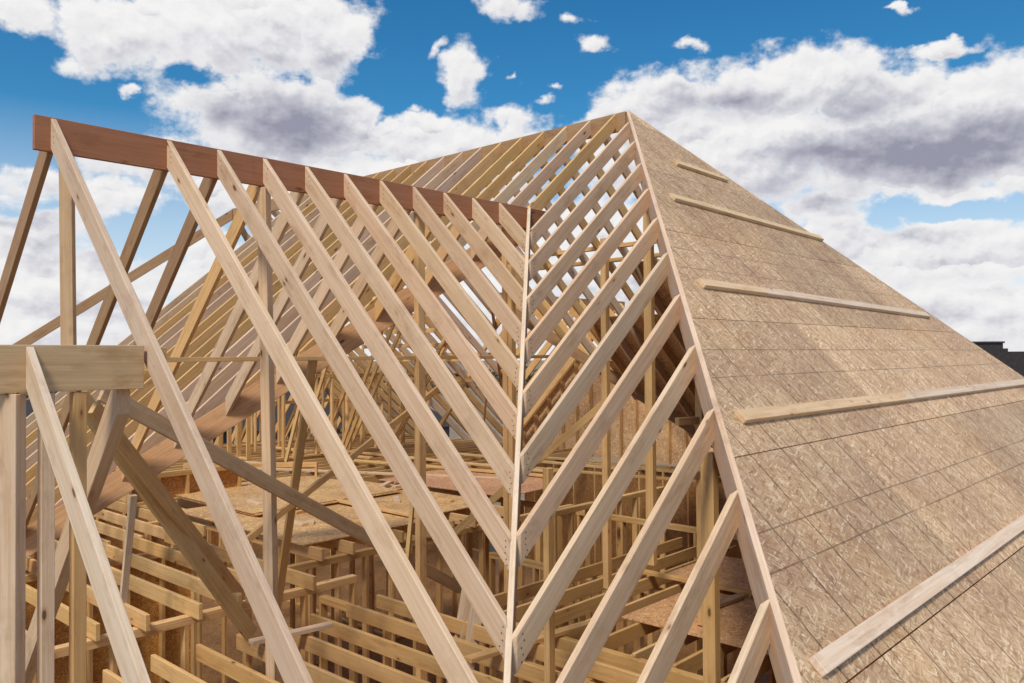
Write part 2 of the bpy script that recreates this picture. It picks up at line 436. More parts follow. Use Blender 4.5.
# ------------------------------------------------------------------ small front gable (beam, posts, rafters)
bx = 3.41
BH = .595
bar('ridge_beam', U(bx, -21.0, -7.50), U(bx, -16.60, -7.50), TH * 2, BH * S, tint([(.66, .49, .30)]), top=True,
    label='knotty tan ridge beam of the low front gable, ending against the tall rafter', cat='ridge beam')
rafter('rafter', U(bx + tu, -18.02, -7.52), U(bx + 6.2, -18.02, -7.52 - .985 * (6.2 - tu)), TH, RD, tint(WHITE),
       label='bright whitish rafter leaning from the low front beam, with a dark nail hole', cat='rafter', group='rafters of the low front gable')
rafter('rafter', U(bx - tu, -16.8, -7.86), U(bx - 4.6, -16.8, -7.86 - 1.2 * (4.6 - tu)), TH * 1.9, RD, tint(PALE),
       label='warm rafter leaning the other way under the low front beam', cat='rafter', group='rafters of the low front gable')
for yy, w, pool, lab in ((-18.19, .092, PALE, 'pale square post under the low front beam, outermost of three'), (-17.80, .064, PALE, 'slim pale post under the low front beam, middle of three'),
                   (-17.42, .066, WARM, 'nail-marked tan post under the low front beam, innermost of three')):
    bar('post', U(bx, yy, -8.11), U(bx, yy, -15.2), w, w, tint(pool), side=Vector((1, 0, 0)) if w < .09 else Vector((.72, .69, 0)), label=lab, cat='post', group='posts under the low front beam')
# posts along the cross gable ridge
bar('post', U(gx, -16.28, -4.19), U(gx + .12, -16.28, -7.62), .089, TH * 1.3, tint([(.62, .46, .29)]), side=Vector((.73, .68, 0)), label='upright stud under the open end of the reddish ridge board', cat='post')
bar('collar_tie', U(gx - 4.3, -16.36, -7.70), U(gx + 3.9, -16.36, -7.70), TH, .14, tint(WARM), label='collar tie behind the low front beam', cat='collar tie')
bar('post', U(gx, -12.5, -4.19), U(gx + .3, -12.38, -20.1), .075, .089, tint(PALE), label='tall pale post under the reddish ridge board, standing clear of the braces', cat='post')
bar('post', U(gx, -8.3, -4.19), U(gx, -8.3, -20.1), .07, .089, tint(WARM), label='inner tan post under the reddish ridge board, behind the near rafters', cat='post')
bar('post', U(gx, -5.2, -4.19), U(gx, -5.2, -20.1), .07, .089, tint(WARM), label='innermost post under the reddish ridge board, close to the valley', cat='post')
bar('stringer', U(gx - .12, -14.75, -7.71), U(gx - .12, -3.4, -7.71), .089, TH, tint(WARM), label='thin level board running through the cross gable posts', cat='stringer')
# braces
bar('brace', U(.98, -16.2, -8.22), U(-1.52, -5.87, -14.0), TH, .115, tint([(.66, .50, .33)]), label='long greyish brown brace slanting down behind the near rafters', cat='brace')
bar('brace', U(-.80, -15.9, -8.35), U(-2.15, -11.75, -13.93), TH, .14, tint(YEL), label='yellow brown brace behind the low front gable, upper of the pair', cat='brace')
bar('brace', U(.05, -15.98, -8.5), U(-2.80, -11.62, -13.24), TH, .11, tint([(.74, .52, .27)]), label='yellow brown brace behind the low front gable, lower of the pair', cat='brace')
bar('brace', U(-3.07, -14.0, -10.6), U(-3.6, -14.0, -13.0), .06, TH, tint(WHITE), label='short whitish stick leaning on the ceiling joists', cat='brace')
bar('brace', U(-.45, -11.25, -7.7), U(-2.5, -10.9, -13.6), .075, TH, tint(WARM), label='tan board leaning beside the tall pale post', cat='brace')
bar('brace', U(-1.34, -6.3, -8.25), U(-1.34, -12.45, -11.65), TH, .06, tint(WARM), label='thin diagonal strip crossing behind the near rafters', cat='brace')
bar('brace', U(-2.8, -6.0, -8.2), U(-.6, -8.6, -13.3), TH, .10, tint(YEL), label='yellow brown brace dropping to the joists beside the inner post', cat='brace')
bar('brace', U(1.5, -2.5, -8.6), U(-2.5, -5.5, -12.9), TH, .08, tint(YEL), label='yellowish kicker brace behind the valley', cat='brace')

# --- purlins and posts under the peak
for yy, zz, lab in ((4.0, -3.62, 'upper'), (4.6, -4.05, 'lower')):
    bar('purlin', U(-8.5, yy, zz), U(3.6, yy, zz + .08), .089, TH * 1.6, tint(WARM), label='%s of the two level purlins under the far slope near the peak' % lab, cat='purlin', group='purlins under the far slope')
def hippost(s, dx, w, d, zb, lab, pool=WARM, zt=None):
    x, y = s + dx, -s * th / t + dx * 1.05
    bar('post', U(x, y, -th * s - .55 if zt is None else zt), U(x, y, zb), w, d, tint(pool), side=Vector((1, 0, 0)), label=lab, cat='post', group='posts under the sheathed edge')
for (x, y, zt, zb, w, pool, lab) in (
        (2.75, -3.0, -3.3, -13.2, .095, YEL, 'doubled yellowish post under the hip, nearest the peak'),
        (5.1, -4.5, -7.2, -13.9, .07, YEL, 'orange brown post with block steps, in the middle under the hip'),
        (8.40, -9.95, -9.2, -15.5, .089, WARM, 'bare tan post under the hip, lowest down by the eave'),
        (4.3, -9.0, -9.9, -15.0, .06, WARM, 'thin post standing in the joists by the valley'),
        (1.9, -3.8, -4.6, -13.8, .07, WARM, 'slim post behind the open rafters, between valley and hip'),
        (.2, -5.6, -5.3, -13.5, .06, WARM, 'slim post just behind the valley rafter')):
    bar('post', U(x, y, zt), U(x, y, zb), w, .07, tint(pool), side=Vector((1, 0, 0)), label=lab, cat='post', group='posts inside the roof')
for zz, lab in ((-9.2, 'upper'), (-10.45, 'lower')):
    bar('block', U(4.9, -5.2, zz), U(5.25, -3.9, zz), .05, .07, tint(BROWN), label='%s dark block nailed to the orange brown post' % lab, cat='block', group='blocks on the orange brown post')

# ------------------------------------------------------------------ attic floor: joists, plates, decks
def joist(p0, p1, d, pool, lab, grp, w=TH):
    return bar('ceiling_joist', p0, p1, w, d, tint(pool), top=True, label=lab, cat='joist', group=grp)
for i in range(8):
    y = -16.93 + i + jit(.05); zz = -13.0 + (jit(.03) if i != 1 else -.1)
    joist(U(-10.4, y, zz), U(-2.4 + jit(.12), y + jit(.03), zz), .14, WARM, 'ceiling joist beyond the low front gable, %s from the outer wall' % nth(i + 1), 'ceiling joists beyond the low front gable')
for i in range(9):
    y = -15.74 + i + jit(.06)
    joist(U(-2.75, y, -14 + jit(.03)), U(9.5, y + jit(.04), -14 + jit(.03)), .14, WARM, 'lower ceiling joist under the near rafters, %s from the front wall' % nth(i + 1), 'lower ceiling joists under the near rafters')
bar('header_beam', U(.0, -7.05, -14.0), U(9.6, -7.05, -14.0), TH * 2, .26, tint(WARM), top=True, label='doubled header beam where the joists change direction', cat='header beam')
for i in range(10):
    x = -.35 + i * 1.03 + jit(.05)
    joist(U(x, -6.9, -14.0 + jit(.03)), U(x + jit(.04), 3.6, -14.0 + jit(.03)), .14, WARM, 'joist running back from the header beam, %s from the inner wall' % nth(i + 1), 'joists running back from the header beam')
for i in range(9):
    y = -8.1 + i + jit(.04)
    joist(U(-13.6, y, -13.03), U(-4.75 + jit(.08), y, -13.03), .14, WARM, 'joist under the attic deck, %s from its near edge' % nth(i + 1), 'joists under the attic deck')
for i in range(20):
    x = -33 + i + jit(.06)
    joist(U(x, -6 if x < -14 else 2.0, -13.0 + jit(.03)), U(x + jit(.05), 15.8, -13.0 + jit(.03)), .14, WARM, 'far attic joist, %s from the far open end' % nth(i + 1), 'far attic joists')
for i in range(10):
    y = -15.6 + i * 1.0
    joist(U(-35, y, -13.1 + jit(.03)), U(-10.6, y + jit(.05), -13.1), .14, WARM, 'joist behind the orange valley beam, %s from the front wall' % nth(i + 1), 'joists behind the orange valley beam')
def deck(name, xa, xb, ya, yb, z, lab, color=(1, 1, 1, 1), rz=0.0):
    cx, cy = (xa + xb) / 2, (ya + yb) / 2; c, s = math.cos(rz), math.sin(rz)
    pl = [(cx + (x - cx) * c - (y - cy) * s, cy + (x - cx) * s + (y - cy) * c) for x, y in ((xa, ya), (xb, ya), (xb, yb), (xa, yb))]
    return sheet(name, pl, lambda x, y: U(x, y, z), .012, Vector((0, 0, 1)), OSBD, color, lambda x, y: (x * S, y * S), label=lab, cat='board sheet', group='loose strand board sheets on the joists')
warmc = (1.25, 1.12, .82, 1)
deck('osb_sheet', -13.2, -5.3, -8.35, -3.9, -12.99, 'tan strand board sheet at the near edge of the attic deck', warmc)
deck('osb_sheet', -13.6, -5.9, -3.7, 0.1, -12.98, 'strand board sheet in the second row of the attic deck', warmc)
for q in range(3): deck('osb_sheet', -16.6 + jit(.2), -9.9 + jit(.15), -7.25 + jit(.1), -1.0, -12.92 + q * .04, '%s sheet of the low stack of strand board lying on the attic deck' % ('bottom', 'middle', 'top')[q], warmc, jit(.02))
deck('osb_sheet', -13.5, -6.4, .8, 5.4, -12.95, 'reddish strand board sheet lying beyond the attic deck', (1.05, .82, .72, 1), .06)
deck('osb_sheet', 3.3, 9.9, -5.15, -1.85, -13.96, 'brown strand board sheet on the joists under the hip', (1.3, 1.1, .9, 1))
deck('osb_sheet', 2.0, 9.7, -1.3, 1.8, -13.95, 'strand board sheet beyond the strip of lumber under the hip', (1.25, 1.08, .92, 1))
bar('loose_board', U(1.4, -1.62, -13.85), U(8.5, -1.5, -13.85), .089, TH, tint(WARM), label='warm strip of lumber lying between the two sheets under the hip', cat='loose board')
bar('loose_board', U(4.6, -3.5, -13.86), U(4.75, -1.95, -13.86), .10, TH, tint([(.5, .36, .27)]), label='short offcut lying on the sheet under the hip', cat='loose board')
bar('loose_board', U(-14.0, -3.85, -12.82), U(-4.9, -3.75, -12.9), .08, TH, tint(WARM), label='long strip of lumber lying across the attic deck', cat='loose board')
bar('loose_board', U(2.6, -9.6, -13.92), U(3.05, -6.1, -13.92), .1, TH, tint(WARM), label='short board bridging the lower joists by the valley', cat='loose board')
bar('loose_board', U(-1.6, -12.1, -13.88), U(-1.3, -10.2, -13.88), .09, TH, tint(PALE), label='pale offcut bridging the lower joists by the leaning board', cat='loose board')
lb = [(-22, -1.5, -9, 4.5), (-20, 3.2, -8, 5.6), (-24, 6, -9, 7.2), (-18, 8.6, -6, 9.4), (-30, -2.0, -21, .6), (-28, 4, -19, 4.6), (-12, 7.4, -2, 9.0), (-10, 9.8, 0, 10.4), (-14, 10.8, -3, 12.2)]
for i, (xa, ya, xb, yb) in enumerate(lb):
    bar('loose_board', U(xa, ya, -12.93 + .1 * (i % 2)), U(xb, yb, -12.93 + .1 * (i % 2)), .12, TH, tint(PALE if i in (0, 4) else WARM),
        label='loose board lying across the far attic joists, %s nearest' % nth(i + 1), cat='loose board', group='loose boards on the far attic joists')

# ------------------------------------------------------------------ stud walls below
FLOOR = -20.2
def wall(lab, xa, ya, xb, yb, zt, zb=FLOOR, sheath=0, spacing=1.0, gaps=(), pool=WARM, cat='stud wall', sc=(.62, .47, .30, 1)):
    A, B = U(xa, ya, zt), U(xb, yb, zt); d = B - A; L = d.length; dr = d / L; sd = Vector((-dr.y, dr.x, 0))
    bz = (zb + Z0) * S
    e = empty('stud_wall', Vector(((A.x + B.x) / 2, (A.y + B.y) / 2, bz)), lab, cat)
    bar('top_plate', A - Vector((0, 0, .0)), B, .089, TH, tint(pool), side=sd, top=True, parent=e)
    bar('top_plate', A - Vector((0, 0, TH + .001)), B - Vector((0, 0, TH + .001)), .089, TH, tint(pool), side=sd, top=True, parent=e)
    z1 = A.z - 2 * TH - .002
    bar('bottom_plate', Vector((A.x, A.y, bz + TH)), Vector((B.x, B.y, bz + TH)), .089, TH, tint(pool), side=sd, top=True, parent=e)
    n = max(1, int(round(L / (S * spacing))))
    for i in range(n + 1):
        s = min(max(i * L / n, TH / 2), L - TH / 2)
        if any(a <= s / S <= b for a, b in gaps): continue
        p = A + dr * s
        bar('stud', Vector((p.x, p.y, bz + TH + .001)), Vector((p.x, p.y, z1)), TH, .089, tint(pool), side=dr, bevel=0, parent=e)
    if sheath:
        o = sd * (sheath * (.0445 + .007))
        c = [A + o, B + o]
        pl = [(0, bz), (L, bz), (L, A.z - .003), (0, A.z - .003)]
        segs = []; cur = 0.0
        for ga, gb in gaps: segs.append((cur, ga * S)); cur = gb * S
        segs.append((cur, L))
        for s0, s1 in segs:
            if s1 - s0 < .1: continue
            sheet('osb_sheathing', [(s0, bz), (s1, bz), (s1, A.z - .003), (s0, A.z - .003)], lambda s, z: Vector((A.x, A.y, 0)) + dr * s + o + Vector((0, 0, z)) - sd * .006, .012, sd, OSBD, sc,
                  lambda s, z: (s, z), parent=e)
    return e
# outer walls (sheathed outside)
wall('sheathed outer wall under the eave of the big sheathed slope', 13.5, -16.1, 13.5, 16.1, EZ - .2, sheath=-1)
wall('sheathed outer wall at the back of the house with a doorway gap', -36, 16.1, 13.5, 16.1, EZ - .2, sheath=1, spacing=1.5, gaps=((14, 17), (33, 35.5)))
wall('sheathed outer wall at the far open end of the house', -36, -16.1, -36, 16.1, EZ - .2, sheath=1, spacing=1.5)
wall('sheathed outer wall below the orange valley beam', -36, -16.4, -10.6, -16.4, EZ - .3, sheath=-1, spacing=1.5)
wall('sheathed side wall beneath the joists beyond the low front gable', -10.5, -21.0, -10.5, -16.5, -13.6, sheath=1)
wall('sheathed inner wall seen as yellow board between the joists', -10.4, -16.4, -10.4, -9.0, -13.6, sheath=1, sc=(1.15, .85, .38, 1))
wall('open stud wall carrying the joist ends beyond the low front gable', -2.85, -20.6, -2.85, -8.4, -13.36, spacing=1.5)
wall('open stud wall under the near edge of the attic deck', -5.05, -10.3, -5.05, 3.4, -13.39)
wall('front stud wall of the low front gable', -2.7, -20.6, 9.6, -20.6, -15.3, sheath=-1)
wall('short stud wall beside the low front gable posts', bx, -18.6, bx, -16.3, -15.2)
wall('outer side wall below the near rafters of the cross gable', 9.7, -20.5, 9.7, -7.2, -14.37, sheath=-1)
wall('outer wall below the open rafters beside the valley', 9.8, -16.1, 13.4, -16.1, -14.37, sheath=-1)
wall('inner stud wall below the lower joists', -4.9, -8.0, 9.5, -8.0, -14.37, spacing=1.5, gaps=((5, 7.5),))
wall('inner stud wall under the joists running back', -4.9, -1.2, 13.3, -1.2, -14.37, gaps=((3, 5),))
wall('inner stud wall deep under the far slope', -14, 3.7, 13.3, 3.7, -13.62, gaps=((12, 14),))
wall('short inner stud wall beneath the valley', 4.3, -7.9, 4.3, -1.3, -14.37, spacing=1.6)
wall('inner stud wall behind the attic deck', -14, -9.0, -14, 3.6, -13.39)
wall('long inner stud wall under the far joists', -34, 2.0, -14.1, 2.0, -13.38, spacing=1.5)
wall('low inner stud wall between decks', -3.4, .3, -3.4, 7.2, -13.0)
# knee wall with studs standing on the far deck
wall('short knee wall of warm studs standing beyond the attic deck', -15.5, -9.0, -15.5, -4.6, -11.9, zb=-13.0, sheath=1, sc=(1.0, .75, .45, 1))
wall('low stud partition standing on the far attic joists', -19.5, -5.0, -15.5, -1.0, -12.2, zb=-12.95)
wall('tall stud partition crossing the far attic', -23, 1.0, -23, 12.0, -8.6, zb=-12.95)
wall('lower stud partition near the far open end', -30.5, 2.5, -30.5, 13.5, -10.4, zb=-12.95)
wall('stud partition under the far slope ridge', -34, .6, -24.0, .6, -10.0, zb=-12.95, spacing=1.0)
# rear gable end wall with studs
RX, RZ, RY = -11.5, -4.75, 5.7
rg = empty('gable_wall', U(RX, 15.9, EZ), 'strand board gable wall with upright studs at the back of the attic', 'gable wall')
sheet('osb_sheathing', [(RX - 8.5, EZ), (RX + 8.5, EZ), (RX + 2.75, -7.5), (RX - 2.75, -7.5)], lambda x, z: U(x, 15.95, z), .012, Vector((0, 1, 0)), OSBD, (1.35, 1.3, 1.2, 1), lambda x, z: (x * S, z * S), parent=rg)
for i in range(-8, 9):
    x = RX + i * 1.02
    zt = RZ - abs(i * 1.02) - .35
    if zt < EZ + .3: continue
    bar('stud', U(x, 15.9 - .14, EZ), U(x, 15.9 - .14, zt), TH, .089, tint(WARM), side=Vector((1, 0, 0)), bevel=0, parent=rg)
for s_ in (-1, 1): rafter('rake_plate', U(RX, 15.9 - .14, RZ - .05), U(RX + s_ * 8.6, 15.9 - .14, RZ - .05 - 8.6), .089, TH * 1.5, tint(WARM), parent=rg)
bar('ridge_board', U(RX, RY, RZ), U(RX, 16.2, RZ), TH, .2, tint(BROWN), top=True, label='ridge board of the rear gable behind the main roof', cat='ridge board')
for s_ in (-1, 1):
    rafter('valley_rafter', U(RX + s_ * .1, RY + .1, RZ - .1), U(RX + s_ * 8.6, RY + 8.6 * 1.2, RZ - 8.7), TH, .2, tint(BROWN), label='brown valley rafter of the rear gable on its %s side' % ('sheathed' if s_ > 0 else 'open'), cat='valley rafter')
    for i in range(14):
        yy = 15.2 - i * 1.0
        u = min((yy - RY) / 1.2, 9.0)
        if u < .5: continue
        rafter('rafter', U(RX + s_ * tu / 2, yy, RZ - tu / 2), U(RX + s_ * u, yy, RZ - u), TH, RD, tint(WARM), label='rafter on the %s slope of the rear gable, %s from its wall' % ('near' if s_ > 0 else 'far', nth(i + 1)), cat='rafter', group='rafters of the rear gable')
# strand board already nailed on part of the far slope
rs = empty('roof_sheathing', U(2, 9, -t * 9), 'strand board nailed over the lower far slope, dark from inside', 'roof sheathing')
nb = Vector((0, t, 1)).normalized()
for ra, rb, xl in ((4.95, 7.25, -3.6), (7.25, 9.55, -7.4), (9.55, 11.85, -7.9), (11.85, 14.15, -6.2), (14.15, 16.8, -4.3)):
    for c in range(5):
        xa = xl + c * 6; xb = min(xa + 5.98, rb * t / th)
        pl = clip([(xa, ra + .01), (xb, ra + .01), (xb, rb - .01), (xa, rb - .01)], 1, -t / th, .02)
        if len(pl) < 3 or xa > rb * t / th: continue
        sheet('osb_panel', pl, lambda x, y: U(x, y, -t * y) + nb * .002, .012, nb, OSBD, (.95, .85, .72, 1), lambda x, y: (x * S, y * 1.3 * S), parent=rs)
# kings and webs at the far open end
for i in range(9):
    yy = 2.5 + i * 1.35
    xx = -33.0
    bar('post', U(xx, yy, -13.0), U(xx, yy, -lt * (33 - 24.45) - .5), .06, TH, tint(WARM), label='short upright stud under the far open end rafters, %s from the ridge line' % nth(i + 1), cat='post', group='upright studs at the far open end')
bar('brace', U(-20, 4, -8.9), U(-28, 8, -12.8), TH, .09, tint(WARM), label='slanting brace deep in the far end of the attic', cat='brace')
bar('brace', U(-12, 6, -8.2), U(-17, 10.5, -12.8), TH, .09, tint(YEL), label='yellow slanting brace in front of the rear gable', cat='brace')
bar('brace', U(6.0, 8.5, -8.6), U(1.0, 8.5, -12.9), TH, .12, tint(BROWN), label='brown brace slanting across the dark corner under the sheathed slope', cat='brace')
for i in range(8):
    yy = 3.0 + i * 1.5
    bar('post', U(-27.5, yy, -13.0), U(-27.5, yy, max(-t * yy, -lt * 3.1) - .45), .07, TH, tint(WARM), label='upright stud under the ridge end of the far attic, %s from the ridge line' % nth(i + 1), cat='post', group='upright studs in the far attic')
    bar('brace', U(-28, yy + .2, -6.5 - .25 * i), U(-32.5, yy + .4, -12.8), TH, .08, tint(WARM), label='slanting web board in the far attic, %s from the ridge line' % nth(i + 1), cat='brace', group='slanting web boards in the far attic')
for i in range(12):
    yy = 1.2 + i * 1.05
    bar('brace', U(-16.5 - (i % 3), yy, max(-t * yy, -6.4) - .4), U(-21.5 - (i % 3), yy, -12.9), TH, .09, tint(WARM), label='slanting web board in the middle of the attic, %s from the ridge line' % nth(i + 1), cat='brace', group='slanting web boards in the middle of the attic')
# offcuts
ro = random.Random(5)
for i in range(12):
    x, y = ro.uniform(-12.5, -6), ro.uniform(-7.8, -.5); a_ = ro.uniform(0, 3.14); L = ro.uniform(.3, 1.1)
    zz = -12.96 + TH / S / 2 + (.11 if x < -9.9 and y > -7.2 else 0)
    bar('offcut', U(x, y, zz), U(x + L * math.cos(a_), y + L * math.sin(a_), zz), .089, TH, tint(PALE + WARM), label='short lumber offcut scattered on the attic deck', cat='offcut', group='offcuts scattered on the attic deck')
# short leaning boards in the room below the valley
for i, (dx, pool) in enumerate(((0, WHITE), (.28, PALE), (.55, WHITE))):
    bar('leaning_board', U(.4 + dx, -7.4 - dx * .3, -13.2), U(.1 + dx, -7.9 - dx * .3, -16.5), .06, .12, tint(pool), label='pale board end leaning upright among the lower joists, %s of three' % nth(i + 1), cat='leaning board', group='pale boards leaning among the lower joists')

# ------------------------------------------------------------------ subfloor, ground
sl = sheet('floor', [(-36.4, -16.6), (-10.7, -16.6), (-10.7, -21.2), (9.9, -21.2), (9.9, -16.3), (13.7, -16.3), (13.7, 16.3), (-36.4, 16.3)], lambda x, y: U(x, y, FLOOR - .06), .024, Vector((0, 0, 1)), OSBD, (.55, .43, .30, 1), lambda x, y: (x * S, y * S), kind='structure')
bm = bmesh.new()
nseg = 60; R = 900
def gh(x, y):
    d = math.hypot(x, y)
    return (0 if d < 25 else min(1, (d - 25) / 60)) * (.6 * math.sin(x * .013 + 1) * math.cos(y * .017)) - .05
rad = [0, 8, 16, 25, 35, 50, 75, 110, 180, 300, 500, R]
ringv = []
for r in rad:
    ringv.append([bm.verts.new((r * math.cos(2 * math.pi * i / nseg), r * math.sin(2 * math.pi * i / nseg), gh(r * math.cos(2 * math.pi * i / nseg), r * math.sin(2 * math.pi * i / nseg)))) for i in range(nseg)] if r else [bm.verts.new((0, 0, -.05))])
for a in range(len(rad) - 1):
    for i in range(nseg):
        k = (i + 1) % nseg
        if a == 0: bm.faces.new((ringv[0][0], ringv[1][i], ringv[1][k]))
        else: bm.faces.new((ringv[a][i], ringv[a + 1][i], ringv[a + 1][k], ringv[a][k]))
me = bpy.data.meshes.new('ground'); bm.to_mesh(me); bm.free(); me.materials.append(M_SOIL)
link(bpy.data.objects.new('ground', me), kind='structure')

# ------------------------------------------------------------------ neighbouring buildings
def boxmesh(bm, a, b):
    vs = [bm.verts.new((x, y, z)) for x in (a[0], b[0]) for y in (a[1], b[1]) for z in (a[2], b[2])]
    for f in FACES: bm.faces.new([vs[i] for i in f])
def part(name, boxes, mat, parent, verts_faces=None):
    bm = bmesh.new()
    for a, b in boxes: boxmesh(bm, a, b)
    if verts_faces:
        vs = [bm.verts.new(v) for v in verts_faces[0]]
        for f in verts_faces[1]: bm.faces.new([vs[i] for i in f])
    bmesh.ops.recalc_face_normals(bm, faces=bm.faces)
    me = bpy.data.meshes.new(name); bm.to_mesh(me); bm.free(); me.materials.append(mat)
    o = bpy.data.objects.new(name, me); return link(o, parent=parent)
CAM = U(14.931, -21.525, -7.677)
def place(px, dist):   # a point on the ground seen in the photograph's column px
    yaw = 2.317; f = 828.571
    fw = Vector((math.cos(yaw), math.sin(yaw), 0)); r = Vector((math.sin(yaw), -math.cos(yaw), 0))
    return CAM + fw * dist + r * ((px - 512) / f * dist), fw, r
p, fw, r = place(1003, 42)
ang = math.atan2(r.y, r.x)
bd = empty('dark_building', (p.x, p.y, 0), 'dark building with a stepped flat top beyond the sheathed slope', 'building', rz=ang)
H1 = CAM.z + .46 - .0
part('wall', [((-9, 0, 0), (0, 9, H1)), ((.0, 0, 0), (.25 * 1, 9, H1 - .27)), ((.25, 0, 0), (14, 9, H1 - .43))], M_SHINGLE, bd)
part('parapet', [((-9.06, -.06, H1 + .002), (.06, 9.06, H1 + .09))], M_SHINGLE, bd)
def house(px, dist, rz, w, d, hwall, hridge, label):
    p, fw, r = place(px, dist); ang = math.atan2(r.y, r.x) + rz
    e = empty('neighbour_house', (p.x, p.y, 0), label, 'house', rz=ang)
    part('wall', [((-w / 2, 0, -.2), (w / 2, d, hwall))], M_SIDING, e)
    o = .4
    V = [(-w / 2 - o, -o, hwall), (w / 2 + o, -o, hwall), (w / 2 + o, d + o, hwall), (-w / 2 - o, d + o, hwall), (-w / 2 + 2, d / 2, hridge), (w / 2 - 2, d / 2, hridge)]
    part('roof', [], M_SHINGLE, e, (V, [(0, 1, 5, 4), (1, 2, 5), (2, 3, 4, 5), (3, 0, 4), (0, 3, 2, 1)]))
    for x in (-w / 4, 0, w / 4):
        wf = part('window', [((x - .6, -.06, 1.0), (x + .6, -.001, 2.3))], M_TRIM, e)
        part('pane', [((x - .5, -.08, 1.1), (x + .5, -.061, 2.2))], M_GLASS, wf)
house(300, 36, .2, 13, 9, 2.2, 3.75, 'dark roofed house glimpsed through the far attic framing')
house(120, 44, -.1, 16, 9, 2.2, 3.6, 'slate blue house beyond the orange valley beam')
rt = random.Random(3); bm = bmesh.new()
for i in range(14000):
    dist = rt.uniform(110, 170); p, fw, r = place(512 + rt.uniform(-1100, 1100), dist)
    hh = 1.6 + 1.9 * abs(math.sin(p.x * .11) * math.cos(p.y * .083)) + rt.uniform(-.3, .3)
    z = hh * rt.random() ** .6; c = Vector((p.x, p.y, z)); q = rt.uniform(.25, .6)
    a_ = Vector((rt.gauss(0, 1), rt.gauss(0, 1), rt.gauss(0, 1))).normalized(); b_ = a_.orthogonal().normalized() * q; a2 = a_.cross(b_).normalized() * q * .7
    bm.faces.new([bm.verts.new(c + v) for v in (b_, a2, -b_, -a2)])
me = bpy.data.meshes.new('treeline'); bm.to_mesh(me); bm.free(); me.materials.append(M_LEAF)
link(bpy.data.objects.new('treeline', me), label='low dark treeline along the horizon behind the house frame', cat='treeline', kind='stuff')
# --- trees
def bare_tree(px, dist, height, label):
    p, fw, r = place(px, dist)
    e = empty('bare_tree', (p.x, p.y, 0), label, 'tree')
    rnd = random.Random(px)
    bt = bmesh.new(); bc = bmesh.new()
    def limb(bm, a, b, r0, r1):
        z = (b - a).normalized(); x = z.orthogonal().normalized(); y = z.cross(x)
        ra = [bm.verts.new(a + (x * math.cos(q) + y * math.sin(q)) * r0) for q in (0, 1.26, 2.51, 3.77, 5.03)]
        rb = [bm.verts.new(b + (x * math.cos(q) + y * math.sin(q)) * r1) for q in (0, 1.26, 2.51, 3.77, 5.03)]
        for i in range(5): bm.faces.new((ra[i], ra[(i + 1) % 5], rb[(i + 1) % 5], rb[i]))
    def grow(a, d, L, r0, lev):
        b = a + d * L
        limb(bt if lev == 0 else bc, a, b, r0, r0 * .62)
        if lev >= 5: return
        for i in range(3 if lev else 5):
            nd = (d + Vector((rnd.uniform(-.7, .7), rnd.uniform(-.7, .7), rnd.uniform(-.1, .5)))).normalized()
            grow(a + d * L * rnd.uniform(.55, 1.0), nd, L * rnd.uniform(.55, .75), r0 * .55, lev + 1)
    grow(Vector((0, 0, 0)), Vector((0, 0, 1)), height * .4, .16, 0)
    for nm, bm in (('trunk', bt), ('crown', bc)):
        bmesh.ops.recalc_face_normals(bm, faces=bm.faces)
        me = bpy.data.meshes.new(nm); bm.to_mesh(me); bm.free(); me.materials.append(M_BARK); link(bpy.data.objects.new(nm, me), parent=e)
bare_tree(76, 48, 6.6, 'leafless tree whose twigs show above the low front beam')

# ------------------------------------------------------------------ camera
fwv = Vector((math.cos(.017) * math.cos(2.317), math.cos(.017) * math.sin(2.317), math.sin(.017)))
rv = Vector((math.sin(2.317), -math.cos(2.317), 0)); uv_ = rv.cross(fwv); rol = -.007
r2 = rv * math.cos(rol) + uv_ * math.sin(rol); u2 = uv_ * math.cos(rol) - rv * math.sin(rol)
cd = bpy.data.cameras.new('camera'); cam = bpy.data.objects.new('camera', cd); col.objects.link(cam)
M = Matrix((r2, u2, -fwv)).transposed().to_4x4(); M.translation = CAM; cam.matrix_world = M
cd.sensor_width = 36; cd.lens = 828.571 / 1024 * 36; cd.clip_end = 3000; cd.clip_start = .05
scene.camera = cam

# ------------------------------------------------------------------ sun and sky
SUN_EL, SUN_AZ = math.radians(53), math.radians(-68)      # azimuth measured in plan from +x
sd_ = Vector((math.cos(SUN_EL) * math.cos(SUN_AZ), math.cos(SUN_EL) * math.sin(SUN_AZ), math.sin(SUN_EL)))
ld = bpy.data.lights.new('sun', 'SUN'); ld.energy = 2.8; ld.angle = math.radians(11); ld.color = (1, .87, .70)
sun = bpy.data.objects.new('sun', ld); col.objects.link(sun); sun.rotation_euler = sd_.to_track_quat('Z', 'Y').to_euler()

w = bpy.data.worlds.new('World'); scene.world = w; w.use_nodes = True
nt = w.node_tree; nt.nodes.clear(); h = N(nt)
outw = h.n('ShaderNodeOutputWorld'); bg = h.n('ShaderNodeBackground'); nt.links.new(bg.outputs[0], outw.inputs[0])
sky = h.n('ShaderNodeTexSky', sky_type='NISHITA', sun_disc=False)
sky.sun_elevation = SUN_EL; sky.sun_rotation = math.pi / 2 - SUN_AZ
sky.air_density = 1.0; sky.dust_density = .3; sky.ozone_density = 3.0
D = h.n('ShaderNodeTexCoord').outputs['Generated']
F0 = Vector((math.cos(2.317), math.sin(2.317), 0)); R0 = Vector((math.sin(2.317), -math.cos(2.317), 0))
df = h.vm('DOT_PRODUCT', D, tuple(F0), out=1); dr = h.vm('DOT_PRODUCT', D, tuple(R0), out=1)
sz = h.n('ShaderNodeSeparateXYZ'); h.put(sz.inputs[0], D)
az = h.math('ARCTAN2', dr, df)                            # radians from the view azimuth
